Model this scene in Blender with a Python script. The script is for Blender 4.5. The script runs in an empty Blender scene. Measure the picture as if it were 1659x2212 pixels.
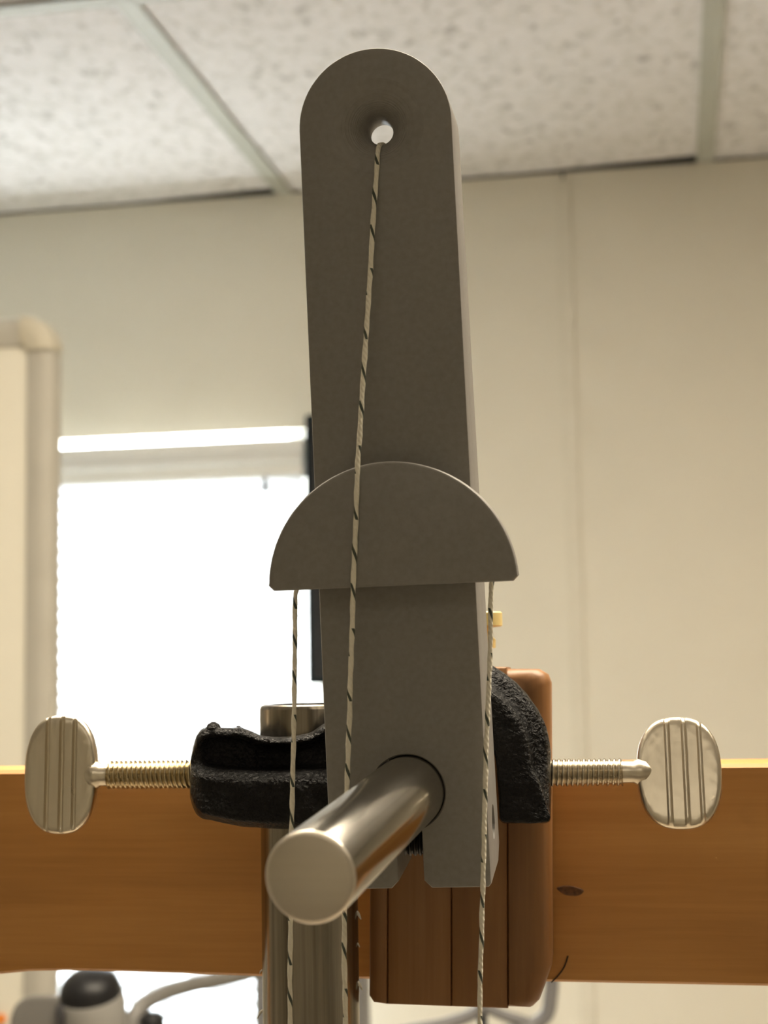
import bpy, bmesh, math, random
from mathutils import Vector, Matrix, noise
random.seed(7)
sin, cos, pi, rad = math.sin, math.cos, math.pi, math.radians
scene = bpy.context.scene
COL = scene.collection

# ------------------------------------------------------------------ camera
F, CX, CY = 3324.0, 829.5, 1106.0            # focal length and centre for a 1659 x 2212 frame
CEIL = 2.44                                  # ceiling height (m)
YAW, PITCH, ROLL = 0.18416, 0.10086, -0.017744
WALL_Y, HEAD, GRID_X, TILE = 2.155, 0.70186, 0.06706, 0.61
CAM = Vector((0, 0, CEIL - HEAD))
FWD = Vector((-sin(YAW) * cos(PITCH), cos(YAW) * cos(PITCH), sin(PITCH)))
_r = Vector((cos(YAW), sin(YAW), 0)); _u = _r.cross(FWD)
RIGHT = _r * cos(ROLL) + _u * sin(ROLL)
UP = -_r * sin(ROLL) + _u * cos(ROLL)
cam_data = bpy.data.cameras.new('camera'); cam = bpy.data.objects.new('camera', cam_data); COL.objects.link(cam)
cam.matrix_world = Matrix(((RIGHT.x, UP.x, -FWD.x, CAM.x), (RIGHT.y, UP.y, -FWD.y, CAM.y), (RIGHT.z, UP.z, -FWD.z, CAM.z), (0, 0, 0, 1)))
cam_data.sensor_fit = 'VERTICAL'; cam_data.sensor_height = 36.0; cam_data.lens = 36.0 * F / 2212.0
cam_data.clip_start = 0.01; cam_data.clip_end = 50
cam_data.dof.use_dof = True; cam_data.dof.focus_distance = 0.287; cam_data.dof.aperture_fstop = cam_data.lens / 2.0
scene.camera = cam

# ------------------------------------------------------------------ world, daylight, exposure
world = bpy.data.worlds.new('overcast_sky'); scene.world = world; world.use_nodes = True
_bg = world.node_tree.nodes['Background']; _bg.inputs[0].default_value = (0.94, 0.96, 1.0, 1); _bg.inputs[1].default_value = 4.0
scene.view_settings.view_transform = 'Standard'; scene.view_settings.look = 'None'
scene.view_settings.gamma = 1.0; scene.view_settings.exposure = 0.0; scene.view_settings.use_curve_mapping = False
DAY_POWER = 225.0
TROFFER_STRENGTH = 16.5
REAR_FILL_STRENGTH = 1.6  # unseen fill panel behind the camera, added to brighten the near faces
WIN_X0, WIN_X1, WIN_Z0, WIN_Z1 = -1.30, -0.50, CAM.z - 0.72, CAM.z + 0.347
_ld = bpy.data.lights.new('daylight', 'AREA'); _ld.shape = 'RECTANGLE'; _ld.size = WIN_X1 - WIN_X0 + 0.1; _ld.size_y = WIN_Z1 - WIN_Z0 + 0.1
_ld.energy = DAY_POWER; _ld.color = (0.94, 0.96, 1.0)
_lo = bpy.data.objects.new('daylight', _ld); COL.objects.link(_lo)
_lo.location = ((WIN_X0 + WIN_X1) / 2, WALL_Y + 0.22, (WIN_Z0 + WIN_Z1) / 2); _lo.rotation_euler = (-pi / 2, 0, 0)


# ------------------------------------------------------------------ frames of reference
def ray(px, py):
    return RIGHT * ((px - CX) / F) - UP * ((py - CY) / F) + FWD
def frame(o, x, y, z):
    return Matrix(((x.x, y.x, z.x, o.x), (x.y, y.y, z.y, o.y), (x.z, y.z, z.z, o.z), (0, 0, 0, 1)))
ORIGIN = CAM + ray(880, 1712) * 0.269         # where the steel rod enters the grey arm
APP_YAW = YAW - rad(8.0)
APP = frame(ORIGIN, Vector((cos(APP_YAW), sin(APP_YAW), 0)), Vector((-sin(APP_YAW), cos(APP_YAW), 0)), Vector((0, 0, 1)))
APP_I = APP.inverted()
def Q(px, py, v):                             # apparatus frame (u right, v away, w up), plane v (mm)
    o = APP_I @ CAM; d = APP_I.to_3x3() @ ray(px, py)
    t = (v * 0.001 - o.y) / d.y
    return o + d * t
def _cam(x, y, z): return RIGHT * x + UP * y + FWD * z
_a, _rho = rad(8.0), rad(2.8)
_xa, _ya, _za = _cam(cos(_a), 0, -sin(_a)), _cam(0, 1, 0), _cam(-sin(_a), 0, -cos(_a))
ARM = frame(ORIGIN, _xa * cos(_rho) + _ya * sin(_rho), _ya * cos(_rho) - _xa * sin(_rho), _za)
ARM_I = ARM.inverted()
def QA(px, py, z=0.0):                        # arm frame (x right, y along the arm, z out of its face), plane z (mm)
    o = ARM_I @ CAM; d = ARM_I.to_3x3() @ ray(px, py)
    t = (z * 0.001 - o.z) / d.z
    return o + d * t
def W(px, py, depth):                         # room point at a depth in metres
    return CAM + ray(px, py) * depth
def WY(px, py, y):                            # room point on the plane Y = y
    d = ray(px, py); return CAM + d * ((y - CAM.y) / d.y)

# ------------------------------------------------------------------ materials
def new_mat(name):
    m = bpy.data.materials.new(name); m.use_nodes = True
    nt = m.node_tree; b = nt.nodes['Principled BSDF']
    return m, nt, b
def coords(nt, scale=(1, 1, 1), rot=(0, 0, 0), kind='Object'):
    tc = nt.nodes.new('ShaderNodeTexCoord'); mp = nt.nodes.new('ShaderNodeMapping')
    mp.inputs['Scale'].default_value = scale; mp.inputs['Rotation'].default_value = rot
    nt.links.new(tc.outputs[kind], mp.inputs[0]); return mp.outputs[0]
def noise_tex(nt, vec, scale, detail=4, rough=0.55, dist=0.0):
    n = nt.nodes.new('ShaderNodeTexNoise'); n.inputs['Scale'].default_value = scale
    n.inputs['Detail'].default_value = detail; n.inputs['Roughness'].default_value = rough; n.inputs['Distortion'].default_value = dist
    nt.links.new(vec, n.inputs['Vector']); return n.outputs['Fac']
def ramp(nt, fac, stops):
    r = nt.nodes.new('ShaderNodeValToRGB'); e = r.color_ramp.elements
    e[0].position, e[0].color = stops[0][0], (*stops[0][1], 1)
    e[1].position, e[1].color = stops[-1][0], (*stops[-1][1], 1)
    for p, c in stops[1:-1]:
        x = e.new(p); x.color = (*c, 1)
    nt.links.new(fac, r.inputs[0]); return r.outputs[0]
def bump(nt, b, h, strength=0.3, dist=0.001):
    n = nt.nodes.new('ShaderNodeBump'); n.inputs['Strength'].default_value = strength; n.inputs['Distance'].default_value = dist
    nt.links.new(h, n.inputs['Height']); nt.links.new(n.outputs[0], b.inputs['Normal'])
def math_node(nt, op, a, b=None):
    n = nt.nodes.new('ShaderNodeMath'); n.operation = op
    for i, x in enumerate((a, b)):
        if x is None: continue
        if isinstance(x, (int, float)): n.inputs[i].default_value = x
        else: nt.links.new(x, n.inputs[i])
    return n.outputs[0]
def mix_col(nt, fac, a, b):
    n = nt.nodes.new('ShaderNodeMix'); n.data_type = 'RGBA'
    for s, x in ((n.inputs[0], fac), (n.inputs[6], a), (n.inputs[7], b)):
        if isinstance(x, (int, float)): s.default_value = x
        elif isinstance(x, tuple): s.default_value = (*x, 1)
        else: nt.links.new(x, s)
    return n.outputs[2]
def plain(name, col, rough=0.5, metal=0.0, var=0.06, scale=40, bmp=0.0, bscale=None, spec=0.5):
    m, nt, b = new_mat(name); v = coords(nt)
    f = noise_tex(nt, v, scale)
    lo = tuple(c * (1 - var) for c in col); hi = tuple(min(1, c * (1 + var)) for c in col)
    nt.links.new(ramp(nt, f, [(0.3, lo), (0.7, hi)]), b.inputs['Base Color'])
    b.inputs['Roughness'].default_value = rough; b.inputs['Metallic'].default_value = metal
    b.inputs['Specular IOR Level'].default_value = spec
    if bmp: bump(nt, b, noise_tex(nt, v, bscale or scale * 4, 6), bmp, 0.0005)
    return m

M = {}
M['wall'] = plain('cream_wall_panel', (0.74, 0.70, 0.60), 0.65, var=0.02, scale=6, bmp=0.05, bscale=300)
M['paint_white'] = plain('off_white_paint', (0.78, 0.77, 0.73), 0.45, var=0.02)
M['batten'] = plain('cream_batten', (0.70, 0.66, 0.56), 0.5, var=0.02)
M['tbar'] = plain('tee_grid_paint', (0.50, 0.51, 0.45), 0.5, var=0.03, scale=10)
M['plenum'] = plain('plenum_grey', (0.06, 0.06, 0.055), 0.9)
M['floor'] = plain('vinyl_floor', (0.33, 0.29, 0.24), 0.5, var=0.12, scale=5)
M['table'] = plain('bench_laminate', (0.62, 0.55, 0.45), 0.45, var=0.05, scale=8)
M['dark_metal'] = plain('dark_grey_metal', (0.05, 0.05, 0.055), 0.45, 0.2)
M['grey_plastic'] = plain('grey_plastic', (0.17, 0.165, 0.155), 0.5)
M['light_grey'] = plain('light_grey_plastic', (0.27, 0.265, 0.25), 0.45)
M['mid_grey'] = plain('mid_grey_metal', (0.17, 0.168, 0.172), 0.45)
M['black'] = plain('black_plastic', (0.012, 0.012, 0.013), 0.4, spec=0.3)
M['navy'] = plain('navy_black_plastic', (0.004, 0.012, 0.017), 0.8, spec=0.1)
M['orange'] = plain('orange_plastic', (0.8, 0.25, 0.04), 0.4)
M['cream_board'] = plain('whiteboard_enamel', (0.82, 0.79, 0.68), 0.3, var=0.01)
M['alu'] = plain('whiteboard_frame', (0.50, 0.48, 0.42), 0.45, 0.0, var=0.05, scale=15)
M['alu_cap'] = plain('whiteboard_corner', (0.58, 0.54, 0.43), 0.5)
M['yellow'] = plain('yellow_nylon', (0.86, 0.70, 0.30), 0.4, var=0.06, scale=300)
M['bristle'] = plain('brown_bristle', (0.03, 0.014, 0.005), 0.6)
M['knot'] = plain('dark_knot', (0.16, 0.07, 0.025), 0.6, var=0.5, scale=900)
M['lint'] = plain('white_tape_shred', (0.72, 0.68, 0.58), 0.6)

def acoustic_tile():
    m, nt, b = new_mat('acoustic_tile')
    v = coords(nt, (1, 0.75, 1))
    n1 = noise_tex(nt, v, 66, 3, 0.6, 0.6); n2 = noise_tex(nt, v, 420, 2)
    pits = ramp(nt, n1, [(0.28, (0.46, 0.44, 0.43)), (0.40, (0.74, 0.725, 0.70)), (0.52, (0.83, 0.81, 0.805)), (0.7, (0.86, 0.84, 0.835))])
    nt.links.new(pits, b.inputs['Base Color']); b.inputs['Roughness'].default_value = 0.95
    b.inputs['Specular IOR Level'].default_value = 0.1
    bump(nt, b, math_node(nt, 'ADD', n1, math_node(nt, 'MULTIPLY', n2, 0.3)), 0.3, 0.003)
    return m
M['tile'] = acoustic_tile()

def wood(name, dark, mid, light, grain_axis=0, scale=1.0, rough=0.42):
    m, nt, b = new_mat(name)
    sc = [55, 55, 55]; sc[grain_axis] = 5.0
    v = coords(nt, tuple(s * scale for s in sc))
    broad = noise_tex(nt, v, 0.55, 3, 0.5, 1.2)
    sc2 = [900, 900, 900]; sc2[grain_axis] = 30
    fine = noise_tex(nt, coords(nt, tuple(sc2)), 1.0, 4, 0.6)
    f = math_node(nt, 'ADD', math_node(nt, 'MULTIPLY', broad, 0.8), math_node(nt, 'MULTIPLY', fine, 0.2))
    nt.links.new(ramp(nt, f, [(0.30, dark), (0.5, mid), (0.70, light)]), b.inputs['Base Color'])
    b.inputs['Roughness'].default_value = rough
    bump(nt, b, fine, 0.12, 0.0003)
    return m
M['board'] = wood('honey_pine', (0.38, 0.165, 0.038), (0.57, 0.265, 0.068), (0.72, 0.37, 0.11), 0)
M['block'] = wood('reddish_hardwood', (0.19, 0.082, 0.025), (0.285, 0.133, 0.045), (0.40, 0.21, 0.085), 2, 1.3)

def printed_plastic():
    m, nt, b = new_mat('grey_printed_plastic')
    v = coords(nt)
    n = noise_tex(nt, v, 900, 3)
    nt.links.new(ramp(nt, n, [(0.3, (0.232, 0.222, 0.205)), (0.7, (0.268, 0.256, 0.237))]), b.inputs['Base Color'])
    b.inputs['Roughness'].default_value = 0.48
    wv = nt.nodes.new('ShaderNodeTexWave'); wv.wave_type = 'BANDS'; wv.bands_direction = 'Z'
    wv.inputs['Scale'].default_value = 1600; wv.inputs['Distortion'].default_value = 0.5
    nt.links.new(v, wv.inputs['Vector'])
    bump(nt, b, math_node(nt, 'ADD', wv.outputs['Fac'], math_node(nt, 'MULTIPLY', n, 1.0)), 0.10, 0.0002)
    return m
M['print'] = printed_plastic()

def steel(name, col, rough, axis=2, streak=0.12, aniso=0.0):
    m, nt, b = new_mat(name)
    sc = [700, 700, 700]; sc[axis] = 12
    n = noise_tex(nt, coords(nt, tuple(sc)), 1.0, 4, 0.6)
    n2 = noise_tex(nt, coords(nt), 90, 5)
    nt.links.new(ramp(nt, n, [(0.3, tuple(c * (1 - streak) for c in col)), (0.7, col)]), b.inputs['Base Color'])
    b.inputs['Metallic'].default_value = 1.0
    r = nt.nodes.new('ShaderNodeMapRange'); r.inputs[3].default_value = rough * 0.75; r.inputs[4].default_value = rough * 1.3
    nt.links.new(n2, r.inputs[0]); nt.links.new(r.outputs[0], b.inputs['Roughness'])
    bump(nt, b, n, 0.06, 0.0002)
    return m
M['rod'] = steel('polished_steel_rod', (0.52, 0.50, 0.455), 0.16, 1)
M['rod_end'] = steel('faced_steel_end', (0.70, 0.64, 0.54), 0.42, 0, 0.06)
M['post'] = steel('worn_steel_tube', (0.36, 0.32, 0.255), 0.22, 2, 0.5)
M['wing'] = steel('nickel_casting', (0.76, 0.69, 0.56), 0.30, 2, 0.07)
M['thread'] = steel('brass_plated_thread', (0.70, 0.58, 0.36), 0.28, 0, 0.3)
M['thread_nickel'] = steel('nickel_thread', (0.72, 0.64, 0.50), 0.28, 0, 0.3)
M['bolt'] = plain('black_oxide_bolt', (0.012, 0.011, 0.010), 0.45, 0.3)

def cast_paint():
    m, nt, b = new_mat('black_enamel_cast_iron')
    v = coords(nt)
    n = noise_tex(nt, v, 1300, 4, 0.6, 0.8); n2 = noise_tex(nt, v, 180, 3)
    nt.links.new(ramp(nt, n2, [(0.3, (0.004, 0.004, 0.004)), (0.75, (0.009, 0.0085, 0.008))]), b.inputs['Base Color'])
    b.inputs['Roughness'].default_value = 0.20; b.inputs['Specular IOR Level'].default_value = 0.18
    bump(nt, b, math_node(nt, 'ADD', n, math_node(nt, 'MULTIPLY', n2, 0.6)), 1.0, 0.0007)
    return m
M['cast'] = cast_paint()

def string_mat():
    m, nt, b = new_mat('flecked_string')
    uv = nt.nodes.new('ShaderNodeUVMap'); uv.uv_map = 'UVMap'
    sp = nt.nodes.new('ShaderNodeSeparateXYZ'); nt.links.new(uv.outputs[0], sp.inputs[0])
    # x = turn round the string, y = length in mm
    tw = math_node(nt, 'FRACT', math_node(nt, 'ADD', sp.outputs[0], math_node(nt, 'MULTIPLY', sp.outputs[1], 0.16)))
    band = math_node(nt, 'LESS_THAN', math_node(nt, 'ABSOLUTE', math_node(nt, 'SUBTRACT', tw, 0.5)), 0.10)
    yarn = math_node(nt, 'SINE', math_node(nt, 'MULTIPLY', math_node(nt, 'ADD', math_node(nt, 'MULTIPLY', sp.outputs[0], 3), math_node(nt, 'MULTIPLY', sp.outputs[1], 0.9)), 6.283))
    seg = math_node(nt, 'LESS_THAN', math_node(nt, 'FRACT', math_node(nt, 'MULTIPLY', sp.outputs[1], 0.128)), 0.62)
    f = math_node(nt, 'MULTIPLY', band, seg)
    c = mix_col(nt, f, (0.90, 0.86, 0.72), (0.07, 0.085, 0.065))
    nt.links.new(c, b.inputs['Base Color']); b.inputs['Roughness'].default_value = 0.7
    bump(nt, b, yarn, 0.4, 0.0002)
    return m
M['string'] = string_mat()

def slat_mat():
    m, nt, b = new_mat('white_blind_slat')
    b.inputs['Base Color'].default_value = (0.86, 0.88, 0.90, 1); b.inputs['Roughness'].default_value = 0.4
    t = nt.nodes.new('ShaderNodeBsdfTranslucent'); t.inputs[0].default_value = (0.88, 0.89, 0.90, 1)
    mx = nt.nodes.new('ShaderNodeMixShader'); mx.inputs[0].default_value = 0.2
    out = nt.nodes['Material Output']
    nt.links.new(b.outputs[0], mx.inputs[1]); nt.links.new(t.outputs[0], mx.inputs[2]); nt.links.new(mx.outputs[0], out.inputs[0])
    return m
M['slat'] = slat_mat()
def glass_mat():
    m, nt, b = new_mat('window_glass')
    t = nt.nodes.new('ShaderNodeBsdfTransparent'); t.inputs[0].default_value = (0.95, 0.97, 0.96, 1)
    g = nt.nodes.new('ShaderNodeBsdfGlossy'); g.inputs['Roughness'].default_value = 0.02
    mx = nt.nodes.new('ShaderNodeMixShader'); mx.inputs[0].default_value = 0.06
    nt.links.new(t.outputs[0], mx.inputs[1]); nt.links.new(g.outputs[0], mx.inputs[2]); nt.links.new(mx.outputs[0], nt.nodes['Material Output'].inputs[0])
    return m
M['glass'] = glass_mat()
def diffuser_mat(name, strength):
    m, nt, b = new_mat(name)
    b.inputs['Base Color'].default_value = (0.9, 0.88, 0.8, 1)
    b.inputs['Emission Color'].default_value = (1.0, 0.87, 0.68, 1); b.inputs['Emission Strength'].default_value = strength
    return m
M['diffuser'] = diffuser_mat('lit_lamp_diffuser', TROFFER_STRENGTH)
M['diffuser_fill'] = diffuser_mat('rear_fill_diffuser', REAR_FILL_STRENGTH)

# ------------------------------------------------------------------ mesh helpers
I4 = Matrix.Identity(4)
def finish(me, mat, smooth=None):
    if mat is not None: me.materials.append(M[mat])
    if smooth is not None:
        for p in me.polygons: p.use_smooth = True
        me.set_sharp_from_angle(angle=rad(smooth))
    me.update()
    return me
def mesh_from(name, verts, faces, mat, space=I4, smooth=None, bevel=0.0, segs=2):
    bm = bmesh.new(); vs = [bm.verts.new(v) for v in verts]
    for f in faces:
        try: bm.faces.new([vs[i] for i in f])
        except ValueError: pass
    bmesh.ops.recalc_face_normals(bm, faces=bm.faces)
    if bevel: bmesh.ops.bevel(bm, geom=list(bm.edges), offset=bevel, segments=segs, profile=0.5, affect='EDGES', clamp_overlap=True)
    me = bpy.data.meshes.new(name); bm.to_mesh(me); bm.free()
    me.transform(space)
    return finish(me, mat, smooth)
def prism_data(poly, f0, f1):
    n = len(poly); v = [f0(p) for p in poly] + [f1(p) for p in poly]
    fc = [list(range(n))[::-1], list(range(n, 2 * n))] + [[i, (i + 1) % n, n + (i + 1) % n, n + i] for i in range(n)]
    return v, fc
def loft_data(rings, cap=True):
    n = len(rings[0]); v = [p for r in rings for p in r]; f = []
    for k in range(len(rings) - 1):
        for i in range(n):
            j = (i + 1) % n
            f.append([k * n + i, k * n + j, (k + 1) * n + j, (k + 1) * n + i])
    if cap: f += [list(range(n))[::-1], [(len(rings) - 1) * n + i for i in range(n)]]
    return v, f
def lathe_data(profile, p0, axis, segs=48, cap=True):
    axis = Vector(axis).normalized(); a = axis.orthogonal().normalized(); b = axis.cross(a)
    rings = [[Vector(p0) + axis * h + (a * cos(2 * pi * i / segs) + b * sin(2 * pi * i / segs)) * r for i in range(segs)] for h, r in profile]
    return loft_data(rings, cap)
def box_data(x0, x1, y0, y1, z0, z1):
    v = [Vector((x, y, z)) for x in (x0, x1) for y in (y0, y1) for z in (z0, z1)]
    return v, [[0, 1, 3, 2], [4, 6, 7, 5], [0, 4, 5, 1], [2, 3, 7, 6], [0, 2, 6, 4], [1, 5, 7, 3]]
def tube_data(pts, radii, segs=10):
    pts = [Vector(p) for p in pts]; n = len(pts)
    if not isinstance(radii, (list, tuple)): radii = [radii] * n
    t0 = (pts[1] - pts[0]).normalized(); nrm = t0.orthogonal().normalized(); rings = []
    for k in range(n):
        t = (pts[min(k + 1, n - 1)] - pts[max(k - 1, 0)]).normalized()
        nrm = (nrm - t * nrm.dot(t)).normalized(); bn = t.cross(nrm)
        rings.append([pts[k] + (nrm * cos(2 * pi * i / segs) + bn * sin(2 * pi * i / segs)) * radii[k] for i in range(segs)])
    return loft_data(rings)
def smooth_path(pts, n=8):
    out = []; P = [Vector(p) for p in pts]
    for k in range(len(P) - 1):
        p0, p1, p2, p3 = P[max(k - 1, 0)], P[k], P[k + 1], P[min(k + 2, len(P) - 1)]
        for i in range(n):
            t = i / n
            out.append(0.5 * ((2 * p1) + (p2 - p0) * t + (2 * p0 - 5 * p1 + 4 * p2 - p3) * t * t + (3 * p1 - p0 - 3 * p2 + p3) * t ** 3))
    return out + [P[-1]]

def tag(o, label=None, cat=None, group=None, kind=None):
    for k, v in (('label', label), ('category', cat), ('group', group), ('kind', kind)):
        if v: o[k] = v
    return o
def link(name, me, parent=None, mw=I4):
    o = bpy.data.objects.new(name, me); COL.objects.link(o)
    if parent is not None: o.parent = parent
    else: o.matrix_world = mw
    ROOTS[o] = ROOTS[parent] if parent is not None else mw
    return o
ROOTS = {}
def thing(name, label, cat, mw=I4, group=None, kind=None):
    return tag(link(name, None, None, mw), label, cat, group, kind)
def part(name, data, mat, root, space=I4, smooth=None, bevel=0.0, segs=2, label=None):
    me = mesh_from(name, data[0], data[1], mat, ROOTS[root].inverted() @ space, smooth, bevel, segs)
    o = link(name, me, root)
    if label: o['label'] = label
    return o
def solo(name, data, mat, mw, label=None, cat=None, space=I4, smooth=None, bevel=0.0, segs=2, group=None, kind=None):
    me = mesh_from(name, data[0], data[1], mat, mw.inverted() @ space, smooth, bevel, segs)
    return tag(link(name, me, None, mw), label, cat, group, kind)
def at(p): return Matrix.Translation(Vector(p))
def app_at(u, v, w): return APP @ Matrix.Translation((u, v, w))
def evaluated(me, mods):
    o = bpy.data.objects.new('tmp', me); COL.objects.link(o)
    for typ, kw in mods:
        md = o.modifiers.new('m', typ)
        for k, v in kw.items(): setattr(md, k, v)
    dg = bpy.context.evaluated_depsgraph_get(); dg.update()
    out = bpy.data.meshes.new_from_object(o.evaluated_get(dg))
    bpy.data.objects.remove(o)
    return out

# ------------------------------------------------------------------ the room
RX0, RX1, RY0 = -2.373, 2.507, -2.1           # room extents
floor = solo('floor', box_data(RX0 - .1, RX1 + .1, RY0 - .1, WALL_Y + .1, -0.08, 0.0), 'floor', I4, kind='structure')
wall_left = solo('wall_left', box_data(RX0 - .1, RX0, RY0, WALL_Y, 0, CEIL + .3), 'wall', I4, kind='structure')
wall_right = solo('wall_right', box_data(RX1, RX1 + .1, RY0, WALL_Y, 0, CEIL + .3), 'wall', I4, kind='structure')
wall_front = solo('wall_front', box_data(RX0 - .1, RX1 + .1, RY0 - .1, RY0, 0, CEIL + .3), 'wall', I4, kind='structure')

# far wall: a backing frame round the window opening, faced with panels and a batten over their joint
wall_back = thing('wall_back', None, None, at((0, WALL_Y, 0)), kind='structure')
SEAM = WY(1231, 900, WALL_Y).x
def wall_piece(name, x0, x1, z0, z1, y0, y1, mat='wall', bev=0.0):
    return part(name, box_data(x0, x1, y0, y1, z0, z1), mat, wall_back, bevel=bev)
for (x0, x1, z0, z1) in ((RX0 - .1, WIN_X0, 0, CEIL + .3), (WIN_X1, RX1 + .1, 0, CEIL + .3), (WIN_X0, WIN_X1, 0, WIN_Z0), (WIN_X0, WIN_X1, WIN_Z1, CEIL + .3)):
    wall_piece('wall_backing', x0, x1, z0, z1, WALL_Y + .012, WALL_Y + .10, 'plenum')
PANEL_W = 1.22
wall_piece('wall_panel', SEAM + .0015, SEAM + PANEL_W, 0, CEIL - .001, WALL_Y, WALL_Y + .012, bev=.0015)
wall_piece('wall_panel', SEAM + PANEL_W + .003, RX1, 0, CEIL - .001, WALL_Y, WALL_Y + .012, bev=.0015)
wall_piece('wall_panel', WIN_X1, SEAM - .0015, 0, CEIL - .001, WALL_Y, WALL_Y + .012, bev=.0015)
wall_piece('wall_panel', WIN_X0, WIN_X1, WIN_Z1, CEIL - .001, WALL_Y, WALL_Y + .012)
wall_piece('wall_panel', WIN_X0, WIN_X1, 0, WIN_Z0, WALL_Y, WALL_Y + .012)
wall_piece('wall_panel', RX0, WIN_X0, 0, CEIL - .001, WALL_Y, WALL_Y + .012)
solo('trim_1', box_data(SEAM - .011, SEAM + .011, WALL_Y - .0028, WALL_Y - .0002, 0, CEIL - .012), 'batten', I4, kind='structure', bevel=.0012)

# ceiling: slab, tee grid, lay-in tiles (each its own piece) and, in the grid, a lamp and an added rear fill
ceiling = solo('ceiling', box_data(RX0 - .1, RX1 + .1, RY0, WALL_Y, CEIL + .30, CEIL + .36), 'plenum', I4, kind='structure')
NX0, NX1, NY = -4, 4, 7
ROW0 = .07                                    # the row along the far wall is a little deeper
def tee_section(a):                           # flange and web of a tee bar, centred on 0
    return [(-.012, 0), (.012, 0), (.012, .0015), (.0012, .003), (.0012, .032), (-.0012, .032), (-.0012, .003), (-.012, .0015)]
sec = tee_section(0)
for i in range(NX0 + 1, NX1):
    x = GRID_X + i * TILE
    part('tee_bar', prism_data(sec, lambda p: Vector((x + p[0], RY0, CEIL - .0015 + p[1])), lambda p: Vector((x + p[0], WALL_Y - .0005, CEIL - .0015 + p[1]))), 'tbar', ceiling)
for j in range(1, NY):
    y = WALL_Y - j * TILE - ROW0
    for i in range(NX0, NX1):
        xa, xb = GRID_X + i * TILE + .0125, GRID_X + (i + 1) * TILE - .0125
        part('cross_tee', prism_data(sec, lambda p: Vector((xa, y + p[0], CEIL - .0015 + p[1])), lambda p: Vector((xb, y + p[0], CEIL - .0015 + p[1]))), 'tbar', ceiling)
def lay_tile(i, j):
    x0, x1 = GRID_X + i * TILE + .004, GRID_X + (i + 1) * TILE - .004
    y1, y0 = WALL_Y - j * TILE - .004 - (ROW0 if j else 0), WALL_Y - (j + 1) * TILE + .004 - ROW0
    z0, z1 = CEIL + .0035, CEIL + .0185
    v, f = box_data(x0, x1, y0, y1, z0, z1)
    if j == 0:                                # cut crooked at the wall: a dark wedge opens towards the right end
        xm = x0 + .55 * (x1 - x0)
        v, f = prism_data([(x0, y0), (x1, y0), (x1, WALL_Y - .019), (xm, WALL_Y + .006), (x0, WALL_Y + .008)], lambda p: Vector((p[0], p[1], z0)), lambda p: Vector((p[0], p[1], z1)))
    part('ceiling_tile', (v, f), 'tile', ceiling)
LAMP_AND_FILL_CELLS = {(-1, 2): 0, (0, 2): 0, (-1, 5): 1, (0, 5): 1}  # overhead lamp cells, then the cells of the added rear fill
for j in range(NY):
    for i in range(NX0, NX1):
        if (i, j) not in LAMP_AND_FILL_CELLS: lay_tile(i, j)
for i0, j0, lab in ((-1, 2, 'recessed ceiling lamp panel overhead between the apparatus and the far wall'), (-1, 5, 'added dim fill panel in the ceiling behind the viewer')):
    x0, x1 = GRID_X + i0 * TILE + .014, GRID_X + (i0 + 2) * TILE - .014
    y1, y0 = WALL_Y - j0 * TILE - .014 - ROW0, WALL_Y - (j0 + 1) * TILE + .014 - ROW0
    t = thing('ceiling_lamp_and_fill', lab, 'lamp', at(((x0 + x1) / 2, (y0 + y1) / 2, CEIL)))
    part('diffuser', box_data(x0 + .015, x1 - .015, y0 + .015, y1 - .015, CEIL + .004, CEIL + .012), 'diffuser' if j0 == 2 else 'diffuser_fill', t)
    for (a, b, c, d) in ((x0, x1, y0, y0 + .014), (x0, x1, y1 - .014, y1), (x0, x0 + .014, y0 + .015, y1 - .015), (x1 - .014, x1, y0 + .015, y1 - .015)):
        part('lamp_frame', box_data(a, b, c, d, CEIL, CEIL + .02), 'paint_white', t)
    part('lamp_housing', box_data(x0, x1, y0, y1, CEIL + .021, CEIL + .08), 'paint_white', t)

# window in the far wall
win = thing('window_1', None, None, at(((WIN_X0 + WIN_X1) / 2, WALL_Y, WIN_Z0)), kind='structure')
fy0, fy1 = WALL_Y + .03, WALL_Y + .08
for (a, b, c, d) in ((WIN_X0, WIN_X0 + .045, WIN_Z0, WIN_Z1), (WIN_X1 - .045, WIN_X1, WIN_Z0, WIN_Z1), (WIN_X0 + .046, WIN_X1 - .046, WIN_Z1 - .006, WIN_Z1), (WIN_X0 + .046, WIN_X1 - .046, WIN_Z0, WIN_Z0 + .045)):
    part('window_frame', box_data(a, b, fy0, fy1, c, d), 'paint_white', win, bevel=.003)
part('window_pane', box_data(WIN_X0 + .046, WIN_X1 - .046, WALL_Y + .053, WALL_Y + .057, WIN_Z0 + .046, WIN_Z1 - .0065), 'glass', win)
part('window_sill', box_data(WIN_X0 - .03, WIN_X1 + .03, WALL_Y - .05, WALL_Y - .001, WIN_Z0 - .025, WIN_Z0 - .002), 'paint_white', win, bevel=.003)
for (a, b) in ((WIN_X0 - .001, WIN_X0), (WIN_X1, WIN_X1 + .001)): pass

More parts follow.
